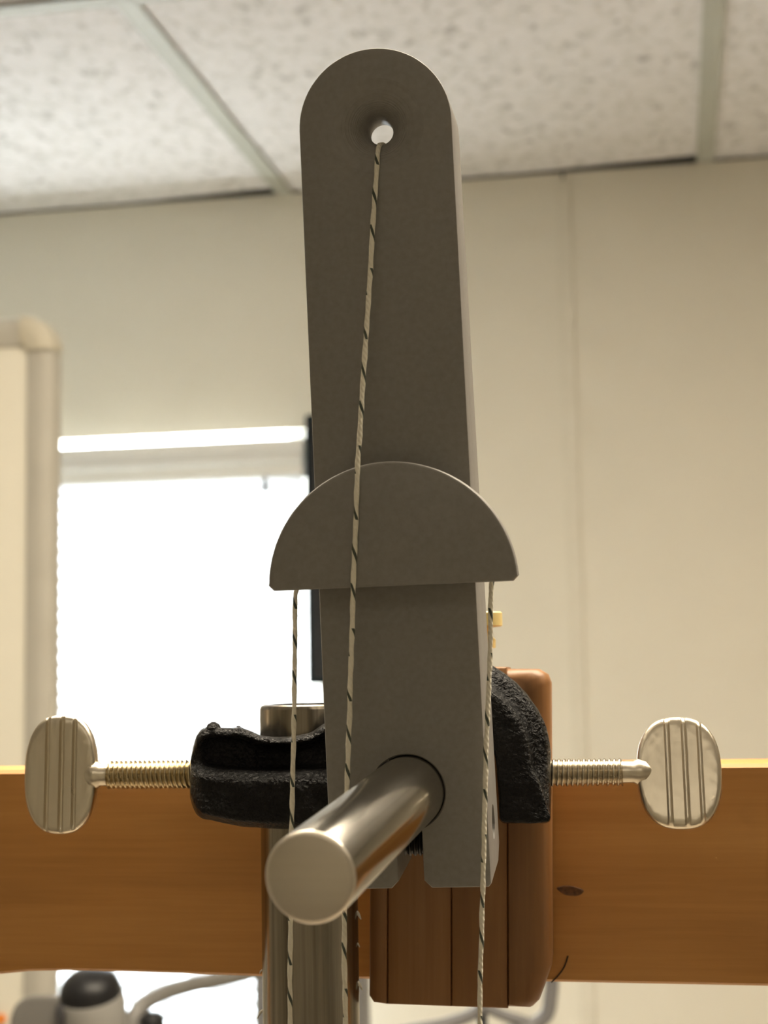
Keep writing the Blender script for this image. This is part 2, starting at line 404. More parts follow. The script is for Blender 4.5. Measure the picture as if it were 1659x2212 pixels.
# ------------------------------------------------------------------ venetian blind
BY = WALL_Y - .022                            # blind hangs just in front of the wall
BX0, BX1 = WIN_X0 - .02, WY(657, 1100, BY).x
BZ1 = WY(400, 956, BY - .02).z
blind = thing('venetian_blind', 'white horizontal slat window blind glowing with daylight at left', 'blind', at(((BX0 + BX1) / 2, BY, WIN_Z0)))
hr = [(-.016, 0), (-.018, -.003), (-.018, -.015), (-.032, -.030), (-.033, -.034), (-.021, -.039), (-.021, -.052), (-.016, -.056), (.016, -.056), (.018, 0)]
part('headrail', prism_data(hr, lambda p: Vector((BX0, BY + p[0], BZ1 + p[1])), lambda p: Vector((BX1 + .004, BY + p[0], BZ1 + p[1]))), 'paint_white', blind, smooth=25)
PITCH_S = .0206
zs = BZ1 - .064; slat_me = None; tilt = rad(62)
while zs > WIN_Z0 + .02:
    if slat_me is None:
        prof = []
        for k in range(7):
            s = (k / 6 - .5) * .025; c = .0022 * (1 - (2 * s / .025) ** 2)
            prof.append((s * cos(tilt) - c * sin(tilt), s * sin(tilt) + c * cos(tilt)))
        prof += [(a, b - .0004) for a, b in reversed(prof)]
        d = prism_data(prof, lambda p: Vector((BX0, p[0], p[1])), lambda p: Vector((BX1, p[0], p[1])))
        slat_me = mesh_from('slat', d[0], d[1], 'slat', Matrix.Translation((-(BX0 + BX1) / 2, 0, 0)), smooth=40)
    o = link('slat', slat_me, blind); o.location = (0, 0, zs - WIN_Z0)
    zs -= PITCH_S
for x in (BX0 + .12, (BX0 + BX1) / 2, BX1 - .12):
    part('ladder_cord', tube_data([Vector((x, BY - .014, BZ1 - .055)), Vector((x, BY - .014, WIN_Z0 + .03))], .0007, 6), 'paint_white', blind)
part('bottom_rail', box_data(BX0, BX1, BY - .012, BY + .012, WIN_Z0 + .002, WIN_Z0 + .018), 'paint_white', blind, bevel=.003)
hk0, hk1 = WY(573, 1034, BY - .03), WY(573, 1072, BY - .03)
part('wand_hook', lathe_data([(0, .0015), (.002, .0042), (.012, .0048), (.018, .0036), ((hk0 - hk1).length, .0022)], hk0, hk1 - hk0, 16), 'mid_grey', blind, smooth=40, label='small grey wand hook under the headrail')
part('hook_stem', tube_data([hk0, Vector((hk0.x, BY - .018, hk0.z + .006))], .0012, 8), 'mid_grey', blind)

# ------------------------------------------------------------------ dark panel on the wall beside the window
PY = WALL_Y - .05
a, b = WY(657, 895, PY), WY(672, 1478, PY)
panel = thing('wall_panel_unit', 'narrow navy black upright panel on the wall between window and grey arm', 'panel', at((a.x, PY, b.z)))
xl, xpr = a.x, a.x + .075
part('body', box_data(xl, xpr, PY, PY + .035, b.z, a.z), 'navy', panel, bevel=.004)
part('bezel', box_data(xl + .007, xpr - .007, PY - .002, PY - .0002, b.z + .007, a.z - .007), 'black', panel, bevel=.0008)
part('wall_plate', box_data(xl + .018, xpr - .018, PY + .0355, WALL_Y - .0005, b.z - .022, a.z - .08), 'mid_grey', panel, bevel=.002)

# ------------------------------------------------------------------ whiteboard at the left
WD = WY(60, 1100, 1.45).y
def wb(px, py): return WY(px, py, WD)
tr = wb(115, 700); xr = wb(114, 1100).x; ztop = wb(60, 682).z; fr = xr - wb(50, 1100).x
WBX0, WBZ0 = xr - 1.25, ztop - .95
whiteboard = thing('whiteboard', 'cream whiteboard with rounded aluminium frame at the left edge', 'whiteboard', at((xr - .6, WD, 0)))
part('board_panel', box_data(WBX0 + fr - .004, xr - fr + .004, WD + .006, WD + .014, WBZ0 + fr - .004, ztop - fr + .004), 'cream_board', whiteboard)
rail = [(0, 0), (0, .012), (.003, .019), (.010, .021), (.018, .0205), (fr - .002, .017), (fr, .013), (fr, .003), (fr - .004, 0)]
cap_r = .036
def vr(x, sgn):
    return prism_data(rail, lambda p: Vector((x - sgn * p[0], WD + .020 - p[1], WBZ0 + cap_r)), lambda p: Vector((x - sgn * p[0], WD + .020 - p[1], ztop - cap_r)))
def hrail(z, sgn):
    return prism_data(rail, lambda p: Vector((WBX0 + cap_r, WD + .020 - p[1], z - sgn * p[0])), lambda p: Vector((xr - cap_r, WD + .020 - p[1], z - sgn * p[0])))
for x, s in ((xr, 1), (WBX0, -1)): part('frame_rail', vr(x, s), 'alu', whiteboard, smooth=30)
for z, s in ((ztop, 1), (WBZ0, -1)): part('frame_rail', hrail(z, s), 'alu', whiteboard, smooth=30)
def corner(xc, zc, sx, sz):                   # rounded plastic corner sleeve
    rings = []
    R = cap_r
    for k in range(9):
        t = pi / 2 * k / 8
        ring = []
        for p in rail:
            ro = R + .002 - p[0] * 1.05
            ring.append(Vector((xc - sx * R + sx * ro * sin(t), WD + .020 - p[1] * 1.12 - (.0012 if p[1] > .01 else -.0005), zc - sz * R + sz * ro * cos(t))))
        rings.append(ring)
    return loft_data(rings)
for xc, zc, sx, sz in ((xr, ztop, 1, 1), (xr, WBZ0, 1, -1), (WBX0, ztop, -1, 1), (WBX0, WBZ0, -1, -1)):
    part('frame_corner', corner(xc, zc, sx, sz), 'alu_cap', whiteboard, smooth=35)
for x in (WBX0 + .2, xr - .2):
    part('stand_leg', box_data(x - .015, x + .015, WD + .021, WD + .045, 0.03, ztop - .2), 'alu', whiteboard, bevel=.003)
    part('stand_foot', box_data(x - .02, x + .02, WD - .22, WD + .28, 0.0, .03), 'alu', whiteboard, bevel=.004)
p = wb(-2, 2203)
solo('whiteboard_magnet', lathe_data([(0, .004), (.001, .0052), (.004, .0052), (.0055, .004), (.006, .001)], Vector((p.x, WD + .0058, p.z)), (0, -1, 0), 24), 'orange', at((p.x, WD, p.z)), 'tiny orange magnet on the whiteboard at the bottom left corner', 'magnet', smooth=40)

# ------------------------------------------------------------------ workbench carrying the apparatus (below the frame)
BENCH = 0.92
bench = thing('workbench', 'long laminate workbench carrying the clamp stand and wooden board', 'table', at((0, 1.0, 0)))
part('bench_top', box_data(xr + .012, 0.9, -.02, 2.05, BENCH - .035, BENCH), 'table', bench, bevel=.004)
for x in (xr + .05, .84):
    for y in (.04, 1.99): part('leg', box_data(x - .025, x + .025, y - .025, y + .025, 0, BENCH - .036), 'mid_grey', bench, bevel=.003)

# ------------------------------------------------------------------ wooden crossboard
def QW(px, py, v): return APP @ Q(px, py, v)
BV = 72.0
wtop = Q(829, 1657, BV).z
top_u = [(-.32), .32]
base_u = Q(829, 1657, BV).x
board = thing('wooden_crossboard', 'honey brown horizontal wooden board behind the clamp and steel post', 'board', app_at(base_u, .081, BENCH - ORIGIN.z))
bot = [(-1400, 2095), (-500, 2101), (0, 2105), (60, 2099), (150, 2097), (300, 2101), (560, 2110), (800, 2116), (1200, 2122), (1659, 2131), (2900, 2152)]
rings = []
for px, py in bot:
    pb = Q(px, py, BV); u = pb.x; zb = pb.z
    prof = [(BV, zb + .0006), (BV, wtop - .0008), (BV + .0008e3, wtop), (BV + 17, wtop), (BV + 18, wtop - .001), (BV + 18, zb + .001), (BV + 17, zb), (BV + .8, zb)]
    rings.append([Vector((u, v * .001, w)) for v, w in prof])
part('plank', loft_data(rings), 'board', board, APP)
kn = Q(1232, 1924, BV)
dent = []
for r_, h_ in ((1.0, -.00005), (.86, .00028), (.6, .00016), (.3, .00012)):
    dent.append([Vector((kn.x + .0029 * r_ * cos(t) * (1 + .1 * sin(3 * t)), BV * .001 - h_, kn.z + .0011 * r_ * sin(t) - .0003 * r_ * cos(t))) for t in [2 * pi * k / 20 for k in range(20)]])
part('knot', loft_data(dent), 'knot', board, APP, smooth=50, label='small oval knot in the wood right of the block')
hair = smooth_path([Q(1191, 2122, BV - .25), Q(1205, 2108, BV - .4), Q(1219, 2088, BV - .4), Q(1227, 2065, BV - .25)], 6)
part('bristle', tube_data(hair, .00018, 6), 'bristle', board, APP, label='short curved brown bristle stuck to the board')
for u in (rings[0][0].x + .03, rings[-1][0].x - .03):
    part('support_leg', box_data(u - .02, u + .02, .091, .115, BENCH - ORIGIN.z, wtop - .005), 'board', board, APP, bevel=.002)

# ------------------------------------------------------------------ laminated wooden block on the board
KV0, KV1 = 54.0, 71.6
c0 = Q(995, 1810, KV0)
BLK = APP @ at((c0.x, 0, c0.z)) @ Matrix.Rotation(rad(1.3), 4, 'Y') @ at((-c0.x, 0, -c0.z))
def qb(px, py): return Q(px, py, KV0)
kt, kb = qb(995, 1440).z, qb(995, 2176).z
edges = [qb(x, 1810).x for x in (799, 838, 975, 1096, 1190)]
block = thing('wooden_block', 'reddish brown laminated wooden block clamped upright in front of the board', 'block', BLK @ at((c0.x, .063, kb)))
for k in range(4):
    u0, u1 = edges[k] + .00001, edges[k + 1] - .00001
    g = .00035
    zt = kt - (.0004 if k in (0, 3) else 0)
    if k == 3:
        ol = [(u0, kb), (u1 - .0040, kb), (u1 - .0026, kb + .0014), (u1, kb + .0085), (u1, zt - .0028), (u1 - .0007, zt - .0010), (u1 - .0024, zt), (u0, zt)]
    elif k == 0:
        ol = [(u0, kb + .0016), (u0 + .0010, kb + .0003), (u1, kb), (u1, zt), (u0 + .0016, zt), (u0, zt - .0016)]
    else:
        ol = [(u0, kb), (u1, kb), (u1, zt), (u0, zt)]
    cu = sum(p[0] for p in ol) / len(ol); cz = (kt + kb) / 2
    def ins(p, d, dr):
        q = Vector((p[0], 0, p[1]))
        left = abs(q.x - u0) < .0002; right = q.x > u1 - .0042 and k == 3 or abs(q.x - u1) < .0002
        dx = d if left else (-dr if right else 0)
        dz = max(d, dr * .25) if q.z < cz - .03 else (-max(d, dr * .5) if q.z > cz + .03 else 0)
        return q.x + dx, q.z + dz
    n = len(ol)
    rg = []
    for dv, d, dr in ((0, g, .0042), (.25, g * .3, .0031), (.8, 0, .0017), (2.0, 0, .0005), (4.0, 0, 0), (17.6, .0002, .0002)):
        if k != 3: dr = d
        rg.append([Vector((ins(p, d, dr)[0], (KV0 + dv) * .001, ins(p, d, dr)[1])) for p in ol])
    part('lamination', loft_data(rg), 'block', block, BLK, smooth=50)

# ------------------------------------------------------------------ yellow nylon fitting standing on the block
ya = Q(1040, 1400, 62)
ys = (Q(1085, 1337, 62).x - ya.x)
def yh(py): return Q(1040, py, 62).z
y0 = kt + .0006
prof = [(0, .0022), (yh(1400) - y0 - .0001, .0022), (yh(1400) - y0, ys * .66), (yh(1382) - y0, ys * .67), (yh(1372) - y0, ys * .50), (yh(1356) - y0, ys * .47), (yh(1354) - y0, ys * .94), (yh(1352) - y0, ys), (yh(1325) - y0, ys), (yh(1322) - y0, ys * .92), (yh(1321.5) - y0, .0004)]
solo('nylon_fitting', lathe_data(prof, Vector((ya.x, .062, y0)), (0, 0, 1), 40), 'yellow', app_at(ya.x, .062, y0), 'small pale yellow plastic fitting on top of the wooden block', 'fitting', APP, smooth=35)

# ------------------------------------------------------------------ vertical steel tube of the stand
PV = 46.0
pc = Q(668, 1850, PV); pr = (Q(770, 1850, PV).x - Q(566, 1850, PV).x) / 2
ptop = Q(630, 1521, PV).z
pb = BENCH - ORIGIN.z
post = thing('stand_post', 'worn steel tube standing upright behind the grey arm', 'post', app_at(pc.x, .046, pb))
prof = [(.0145, pr - .0020), (.0145, pr), (ptop - pb - .0009, pr), (ptop - pb - .0003, pr - .0003), (ptop - pb, pr - .0009), (ptop - pb, pr - .0021), (ptop - pb - .01, pr - .0023), (ptop - pb - .03, pr - .0023)]
part('tube', lathe_data(prof, Vector((pc.x, .046, pb)), (0, 0, 1), 64), 'post', post, APP, smooth=25)
part('base', box_data(pc.x - .075, pc.x + .075, .030, .170, pb, pb + .014), 'cast', post, APP, bevel=.003)
part('base_collar', lathe_data([(0, .016), (.012, .015), (.013, pr + .0004)], Vector((pc.x, .046, pb + .0142)), (0, 0, 1), 40), 'cast', post, APP, smooth=30)
for px, py, s, dx in ((771, 1976, 1.0, 1), (772, 2040, .6, 1), (773, 2128, 1.1, 1), (566, 2190, 1.0, -1), (566, 2098, .5, -1)):
    q = Q(px, py, PV); L = .0013 * s
    pts = [q + Vector((-dx * .0004, -.0002, L * .8)), q + Vector((dx * L * .25, -.0004, L * .2)), q + Vector((dx * L * .7, -.0003, -L * .7))]
    part('tape_shred', tube_data(smooth_path(pts, 3), [.00008 * s, .0002 * s, .00032 * s, .00034 * s, .00026 * s, .00018 * s, .00006 * s], 6), 'lint', post, APP)

# ------------------------------------------------------------------ boss-head clamp
clamp = thing('boss_head_clamp', 'black cast iron boss head clamp gripping the steel post behind the arm', 'clamp', app_at(Q(668, 1680, 46).x, .046, Q(668, 1790, 46).z))
secs = [(411, 1640, 1722), (416, 1612, 1742), (424, 1588, 1758), (436, 1574, 1768), (456, 1567, 1771), (474, 1571, 1775), (500, 1571, 1781), (520, 1570, 1785), (540, 1578, 1787), (562, 1589, 1788), (600, 1592, 1789), (640, 1590, 1790), (672, 1583, 1790), (696, 1566, 1790), (740, 1545, 1790), (800, 1535, 1790), (850, 1530, 1790)]
bmv, bmf = [], []
def add(data):
    k = len(bmv); bmv.extend(data[0]); bmf.extend([[i + k for i in f] for f in data[1]])
rg = []
for px, T, B in secs:
    L = min(max(1672, T + 25), B - 20); e = max(0, (430 - px) / 20) * 2.5
    if px < 500: L = 1672 - (500 - px) * .12
    h = (L - T); lip = 29.0 + e; rec = 32.3 if px > 470 else 32.3 - 2.6 * min(1, (470 - px) / 40) + e
    pf = [(26.3 + e, B - min(12, .12 * (B - T))), (26.3 + e, L + 14), (27.6 + e, L - 2), (min(31.6, rec) , L - .22 * h), (rec, T + .48 * h), (rec - .6, T + .36 * h), (lip, T + .17 * h), (lip + .8, T + .03 * h), (lip + 2.6, T), (35.6, T + 1), (35.6, B), (29.5 + e, B)]
    rg.append([Q(px, py, v) for v, py in pf])
add(loft_data(rg))
# deep boss at the left that takes the screw
rg = []
for px, T, B in [s for s in secs if s[0] <= 540] + [(552, 1600, 1780)]:
    e = max(0, (436 - px) / 25) * 3
    yc, hh = (T + B) / 2, (B - T) / 2
    pf = [(31, B - 6), (31, T + 6), (38, T + 1), (54 - e, T + 10), (60 - e, yc - hh * .5), (60 - e, yc + hh * .5), (54 - e, B - 10), (38, B)]
    rg.append([Q(px, py, v) for v, py in pf])
add(loft_data(rg))
# hooked jaw at the right
out = [(1086, 1777), (1177, 1777), (1187, 1774), (1190, 1764), (1190, 1700), (1190, 1650), (1188, 1610), (1180, 1572), (1163, 1535), (1140, 1502), (1112, 1473), (1085, 1452), (1055, 1433), (1010, 1412), (950, 1400), (890, 1405), (845, 1430), (818, 1480), (810, 1560), (812, 1640), (850, 1640), (850, 1560), (870, 1510), (930, 1490), (1000, 1505), (1050, 1560), (1072, 1640), (1078, 1720), (1079, 1768)]
def jw(v, d):
    r_ = []
    for i, (px, py) in enumerate(out):
        x, y = px, py
        if 4 <= i <= 19:
            dx, dy = px - 985, py - 1690
            l = math.hypot(dx, dy); kx = d * min(1, max(0, (1745 - py) / 100))
            x, y = px - dx / l * kx, py - dy / l * kx
        r_.append(Q(x, y, v))
    return r_
add(loft_data([jw(26.4, 52), jw(27.0, 44), jw(29.5, 40), jw(31.0, 8), jw(32.6, 0), jw(50, 0), jw(51.5, 10)]))
me = mesh_from('body', bmv, bmf, None, ROOTS[clamp].inverted() @ APP)
me = evaluated(me, [('REMESH', dict(mode='VOXEL', voxel_size=.00036, adaptivity=0.0)), ('SMOOTH', dict(factor=.5, iterations=6))])
nrm_ = [v.normal.copy() for v in me.vertices]
for v, nn in zip(me.vertices, nrm_):
    v.co += nn * (noise.noise(v.co * 420) * .00012 + noise.noise(v.co * 150) * .0002)
me.materials.clear(); finish(me, 'cast')
for p in me.polygons: p.use_smooth = True
link('body', me, clamp)
for q, s in ((Q(461, 1566, 31), 1.2), (Q(515, 1570, 33), .8)):   # casting nubs
    part('casting_nub', lathe_data([(-.001, .0012 * s), (0, .0013 * s), (.0006 * s, .0010 * s), (.001 * s, .0003 * s)], q - Vector((0, 0, .0006)), (0, 0, 1 if q.z > -.02 else -1), 14), 'cast', clamp, APP, smooth=60)

def thread_data(u0, u1, v, w, r, pitch, depth, segs=28, per=8):
    n = int(abs(u1 - u0) / pitch * per); rings = []
    for k in range(n + 1):
        u = u0 + (u1 - u0) * k / n; ring = []
        for i in range(segs):
            t = 2 * pi * i / segs
            ph = (abs(u - u0) / pitch + i / segs) % 1.0
            tri = 1 - abs(2 * ph - 1)
            rr = r - depth * (1 - min(1, tri * 1.25))
            ring.append(Vector((u, v + rr * cos(t), w + rr * sin(t))))
        rings.append(ring)
    return loft_data(rings)
def wing_data(c, Wd, H, T, lines, depth, rotx, sgn, expo=2.5):
    NX, NYY = 110, 36; fr_, bk = [], []
    Rm = Matrix.Rotation(rotx, 3, 'X')
    verts, faces = [], []
    def zz(x, y):
        rho = (abs(x / Wd) ** expo + abs(y / H) ** expo) ** (1 / expo)
        return T / 2 * math.sqrt(max(0, 1 - min(1, rho) ** 22))
    idx = {}
    for side in (1, -1):
        for i in range(NX + 1):
            x = Wd * sin(pi / 2 * (2 * i / NX - 1)) if False else Wd * (2 * i / NX - 1)
            hx = H * max(0.0, 1 - abs(x / Wd) ** expo) ** (1 / expo)
            for j in range(NYY + 1):
                b_ = sin(pi / 2 * (2 * j / NYY - 1)); y = hx * b_
                z = zz(x, y)
                if side == 1:
                    for lx, lw, ld in lines:
                        d = abs(x - lx) / lw
                        if d < 1: z += ld * depth * (1 - d ** 4) * min(1, max(0, (hx - abs(y)) / (.12 * H)))
                    z += .00006 * noise.noise(Vector((x * 900, y * 900, 3))) * (z / T * 2)
                p = Rm @ Vector((x, -z * side, y))
                idx[side, i, j] = len(verts); verts.append(Vector(c) + p)
    for side in (1, -1):
        for i in range(NX):
            for j in range(NYY):
                faces.append([idx[side, i, j], idx[side, i + 1, j], idx[side, i + 1, j + 1], idx[side, i, j + 1]])
    return verts, faces
def thumb_screw(xin, xout, xneck, xc, yc, half_w, half_h, mat, lines, depth, rotx, label, pitch_px):
    v = 46.0; w = Q(xin, yc, v).z
    u0, u1, un = Q(xin, yc, v).x, Q(xout, yc, v).x, Q(xneck, yc, v).x
    s = 1 if u1 > u0 else -1
    px = abs(Q(xin + 10, yc, v).x - Q(xin, yc, v).x) / 10
    r = 30 * px
    sc = part('thumb_screw', thread_data(u0 - s * .006, u1, v * .001, w, r, pitch_px * px, r * .17), mat, clamp, APP, smooth=60, label=label)
    part('neck', lathe_data([(0, r * .80), (abs(un - u1) * .7, r * .78), (abs(un - u1) * 1.0, r * .95), (abs(un - u1) + .0015, r * .85), (abs(un - u1) + .0035, r * .3)], Vector((u1, v * .001, w)), (s, 0, 0), 28), 'wing', sc, APP, smooth=50)
    c = Q(xc, yc, v)
    L = [(a * half_w * px, b * px, d) for a, b, d in lines]
    d = wing_data((c.x, v * .001, c.z), half_w * px, half_h * px, .0031, L, depth, rotx, s)
    me = mesh_from('wing', d[0], d[1], 'wing', ROOTS[sc].inverted() @ APP, smooth=50)
    bm = bmesh.new(); bm.from_mesh(me); bmesh.ops.remove_doubles(bm, verts=bm.verts, dist=.00001); bmesh.ops.recalc_face_normals(bm, faces=bm.faces); bm.to_mesh(me); bm.free()
    link('wing', me, sc)
thumb_screw(416, 236, 212, 133, 1672, 80, 125, 'thread', [(-.34, 4.5, -1), (.05, 5.0, -1), (.40, 4.5, -1)], .0008, rad(-3), 'thumb screw with an oval grooved nickel head, left', 10.2)
thumb_screw(1184, 1345, 1378, 1467, 1669, 90, 121, 'thread_nickel', [(-.26, 6.0, 1), (.14, 5.5, 1), (.50, 5.0, 1)], .0008, rad(-16), 'thumb screw with an oval ridged nickel head, right', 10.8)

# ------------------------------------------------------------------ steel rod through the arm
e0 = W(668, 1897, .206); e1 = ORIGIN
rd = (e1 - e0).normalized(); RR = .00635
rod_m = frame(e0, rd.orthogonal().normalized(), rd.cross(rd.orthogonal().normalized()), rd)
_x = Vector((0, 0, 1)).cross(rd).normalized(); rod_m = frame(e0, _x, rd, _x.cross(rd))
rod = thing('steel_rod', 'shiny steel rod pointing toward the viewer through the grey arm', 'rod', rod_m)
L = (e1 - e0).length + .052
part('shaft', lathe_data([(.0006, RR - .0001), (.0008, RR), (L - .001, RR), (L, RR - .001)], e0, rd, 64), 'rod', rod, smooth=30)
part('end_face', lathe_data([(0, .0008), (0, RR - .0008), (.0002, RR - .0003), (.0006, RR - .00004), (.0009, RR - .0002)], e0, rd, 64), 'rod_end', rod, smooth=50, label='matt faced end of the rod')

# ------------------------------------------------------------------ grey printed arm
arm = thing('printed_arm', 'tall grey 3D-printed arm with a funnel hole at its rounded top', 'arm', ARM @ at(QA(890, 1922)))
cc = QA(810, 270); Rt = (QA(975, 270) - QA(645, 270)).length / 2
lb, rb = QA(716, 1921), QA(1062, 1917)
s0, s1 = QA(862, 1920), QA(917, 1918); sy = QA(889, 1770).y
yb = (lb.y + rb.y) / 2
pts = []
NA = 40
for k in range(NA + 1):
    t = pi * k / NA
    pts.append((cc.x + Rt * cos(t), cc.y + Rt * sin(t)))
ch = .0013
pts += [(lb.x, yb + ch), (lb.x + ch, yb), (s0.x - ch, yb), (s0.x, yb + ch), (s0.x, sy), (s1.x, sy), (s1.x, yb + ch), (s1.x + ch, yb), (rb.x - .0005, yb), (rb.x, yb + .0006)]
ytop = cc.y + Rt
def thick(y):
    t = (ytop - y) / (ytop - yb); return .013 + (.0225 - .013) * t
bm = bmesh.new()
f0 = [bm.verts.new((x, y, 0)) for x, y in pts]
f1 = [bm.verts.new((x, max(y, yb + .0030), -thick(y))) for x, y in pts]
fm = [bm.verts.new((x, y, -thick(y) + .0042)) for x, y in pts]
n = len(pts)
bm.faces.new(f0); bm.faces.new(f1[::-1])
for i in range(n):
    j = (i + 1) % n
    bm.faces.new([f0[j], f0[i], fm[i], fm[j]]); bm.faces.new([fm[j], fm[i], f1[i], f1[j]])
bmesh.ops.recalc_face_normals(bm, faces=bm.faces)
fe = [e for e in bm.edges if all(abs(v.co.z) < 1e-7 for v in e.verts)]
bmesh.ops.bevel(bm, geom=fe, offset=.00035, segments=2, profile=.5, affect='EDGES', clamp_overlap=True)
arm_me = bpy.data.meshes.new('arm_body'); bm.to_mesh(arm_me); bm.free()
cutters = []
def cutter(data):
    m_ = mesh_from('cut', data[0], data[1], None)
    o = bpy.data.objects.new('cut', m_); COL.objects.link(o); cutters.append(o); return o
zt = .0065; rt, Ro = .00212, .0083            # funnel: throat depth, throat and mouth radius
hole = QA(814, 271)
steps = 26; prof = [(.004, Ro + .0002), (.00002, Ro)]
half = []
for k in range(steps + 1):
    d = zt * k / steps; s = 1 - d / zt
    half.append((d, rt + (Ro - rt) * (1 - math.sqrt(max(0, 1 - s ** 2.2)))))
pr_ = [(.002, Ro)]
for k in range(steps):                        # printed layers: little stairs
    pr_.append((-half[k][0] - .00001, half[k][1])); pr_.append((-half[k][0] - .00001 - zt / steps * .75, half[k][1] * .55 + half[k + 1][1] * .45))
pr_.append((-zt, rt)); pr_.append((-zt - .0004, rt))
back = -thick(hole.y)
for k in range(9): 
    s = (k + 1) / 9; pr_.append((-zt - .0004 + (back + zt + .0004) * s, rt + (.0062 - rt) * (1 - math.sqrt(max(0, 1 - s ** 2)))))
pr_.append((back - .002, .0062))
cutter(lathe_data(pr_, Vector((hole.x, hole.y, 0)), (0, 0, 1), 72))
cutter(lathe_data([(-.03, RR + .0002), (-.0004, RR + .0002), (.0, RR + .00045), (.003, RR + .00045)], Vector((0, 0, 0)), (0, 0, 1), 64))
sh = Q(1070, 1803, 12); shy = QA(1062, 1803).y
cutter(lathe_data([(0, .0031), (.02, .0031)], Vector((rb.x - .004, shy, -thick(shy) * .52)), (1, 0, 0), 40))
arm_me = evaluated(arm_me, [('BOOLEAN', dict(operation='DIFFERENCE', object=c, solver='EXACT')) for c in cutters])
for c in cutters: bpy.data.objects.remove(c)
arm_me.transform(ROOTS[arm].inverted() @ ARM); arm_me.materials.clear(); finish(arm_me, 'print', 28)
link('arm_body', arm_me, arm)

# half-round string guide: hub and front flange
gl, gr = QA(580, 1280, 7.2), QA(1120, 1252, 7.2); gc = (gl + gr) / 2; GR = (gr - gl).length / 2
gtop = QA(848, 996, 7.2).y - gc.y
def half_disc(R, Rv, low=0.0, n=56, cr=.0009):
    o = [(gc.x + R * cos(pi * k / n), gc.y + Rv * sin(pi * k / n)) for k in range(n + 1)]
    o[0] = (o[0][0], gc.y + cr); o[-1] = (o[-1][0], gc.y + cr)
    return [(gc.x + R - cr, gc.y)] + o + [(gc.x - R + cr, gc.y)]
def guide(R, Rv, z0, z1, bev):
    rgs = []
    for z, d in ((z0, bev), (z0 + bev, 0), (z1 - bev, 0), (z1 - bev * .3, bev * .35), (z1, bev)):
        poly = half_disc(R - d, Rv - d)
        rgs.append([Vector((x, max(y, gc.y + d) if y < gc.y + d else y, z)) for x, y in poly])
    return loft_data(rgs)
g = part('string_guide', guide(GR, gtop, .0036, .0072, .0005), 'print', arm, ARM, smooth=28, label='half-round grey flange across the arm')
hubR = (QA(1062, 1262, 2).x - QA(638, 1278, 2).x) / 2 - .0005
part('guide_hub', guide(hubR, hubR * gtop / GR, .0001, .0035, .0003), 'print', g, ARM, smooth=28)
# black bolt across the split foot
bw = QA(890, 1820, -8)
bolt = thread_data(s0.x - .002, s1.x + .002, bw.y, 0, .0030, .00095, .00045, 28, 8)
bolt = ([Vector((p.x, p.y, -.011 + p.z)) for p in bolt[0]], bolt[1])
part('clamp_bolt', bolt, 'bolt', arm, ARM, smooth=60, label='black threaded bolt across the slot')
shz = -thick(shy) * .52
part('bolt_head', lathe_data([(0, .0027), (.0015, .0027), (.0018, .0024), (.0018, .0014), (.0008, .0013)], Vector((rb.x - .0036, shy, shz)), (1, 0, 0), 28), 'bolt', arm, ARM, smooth=30)

# ------------------------------------------------------------------ strings
def string(name, pts, label, r=.00046):
    P_ = [Vector(p) for p in pts]; dense = []
    for k in range(len(P_) - 1):
        n_ = max(1, int((P_[k + 1] - P_[k]).length / .0012))
        for i in range(n_): dense.append(P_[k].lerp(P_[k + 1], i / n_))
    dense.append(P_[-1]); rad_, acc, lens = [], 0, [0]
    for k, p in enumerate(dense):
        if k: acc += (p - dense[k - 1]).length; lens.append(acc)
        rad_.append(r * (1 + .10 * sin(acc * 1000 * 1.3) + .10 * noise.noise(Vector((acc * 300, len(name), 0)))))
    dense = [p + Vector((noise.noise(Vector((lens[k] * 260, 1.3, r * 9e4))), noise.noise(Vector((lens[k] * 260, 7.7, r * 9e4))), 0)) * .00010 for k, p in enumerate(dense)]
    segs = 10
    v, f = tube_data(dense, rad_, segs)
    mw = ARM @ at(P_[-1])
    me = mesh_from(name, v, f, 'string', mw.inverted() @ ARM, smooth=60)
    uvl = me.uv_layers.new(name='UVMap')
    for p in me.polygons:
        idx = [me.loops[l].vertex_index for l in p.loop_indices]
        if len(idx) != 4: continue
        us = [(i % segs) / segs for i in idx]
        wrap = max(us) - min(us) > .5
        for l, i, u in zip(p.loop_indices, idx, us):
            uvl.data[l].uv = ((u + 1) if (wrap and u < .5) else u, lens[i // segs] * 1000)
    return tag(link(name, me, None, mw), label, 'string')
def extend(p, q, to_z):                       # hang plumb down to the bench top
    wq = ARM @ q
    return ARM_I @ Vector((wq.x, wq.y, to_z))
zf = 7.2 + .47
def on_funnel(r, dx):                          # a point resting on the lower side of the funnel
    s_ = (1 - (1 - (r - rt) / (Ro - rt)) ** 2) ** (1 / 2.2)
    return Vector((hole.x + dx, hole.y - r, -zt * (1 - s_) + .0004))
p1 = [Vector((hole.x + .0004, hole.y - .0075, back - .001)), Vector((hole.x + .0004, hole.y - .0050, back - .0006)), Vector((hole.x + .0003, hole.y - .0026, -.0094)), Vector((hole.x + .0002, hole.y - rt + .0003, -zt - .0010))]
p1 += [on_funnel(2.2e-3, .0001), on_funnel(2.8e-3, .0), on_funnel(3.8e-3, -.0001), on_funnel(5.2e-3, -.0002), on_funnel(7.4e-3, -.0003)]
p1 += [QA(773, 1000, zf)]
q1, q2 = QA(763.5, 1254, zf), QA(750, 1700, 5.0)
p1 += [q1, q2, QA(743, 2000, 4.0)]
p1.append(extend(p1[-2], p1[-1], BENCH + .001))
string('sash_string', p1, 'flecked white string running down the arm from the funnel hole')
zs_ = 1.9
lp = [QA(638, 1284, zs_), QA(635, 1600, zs_), QA(630, 1780, zs_), QA(626, 2120, zs_)]
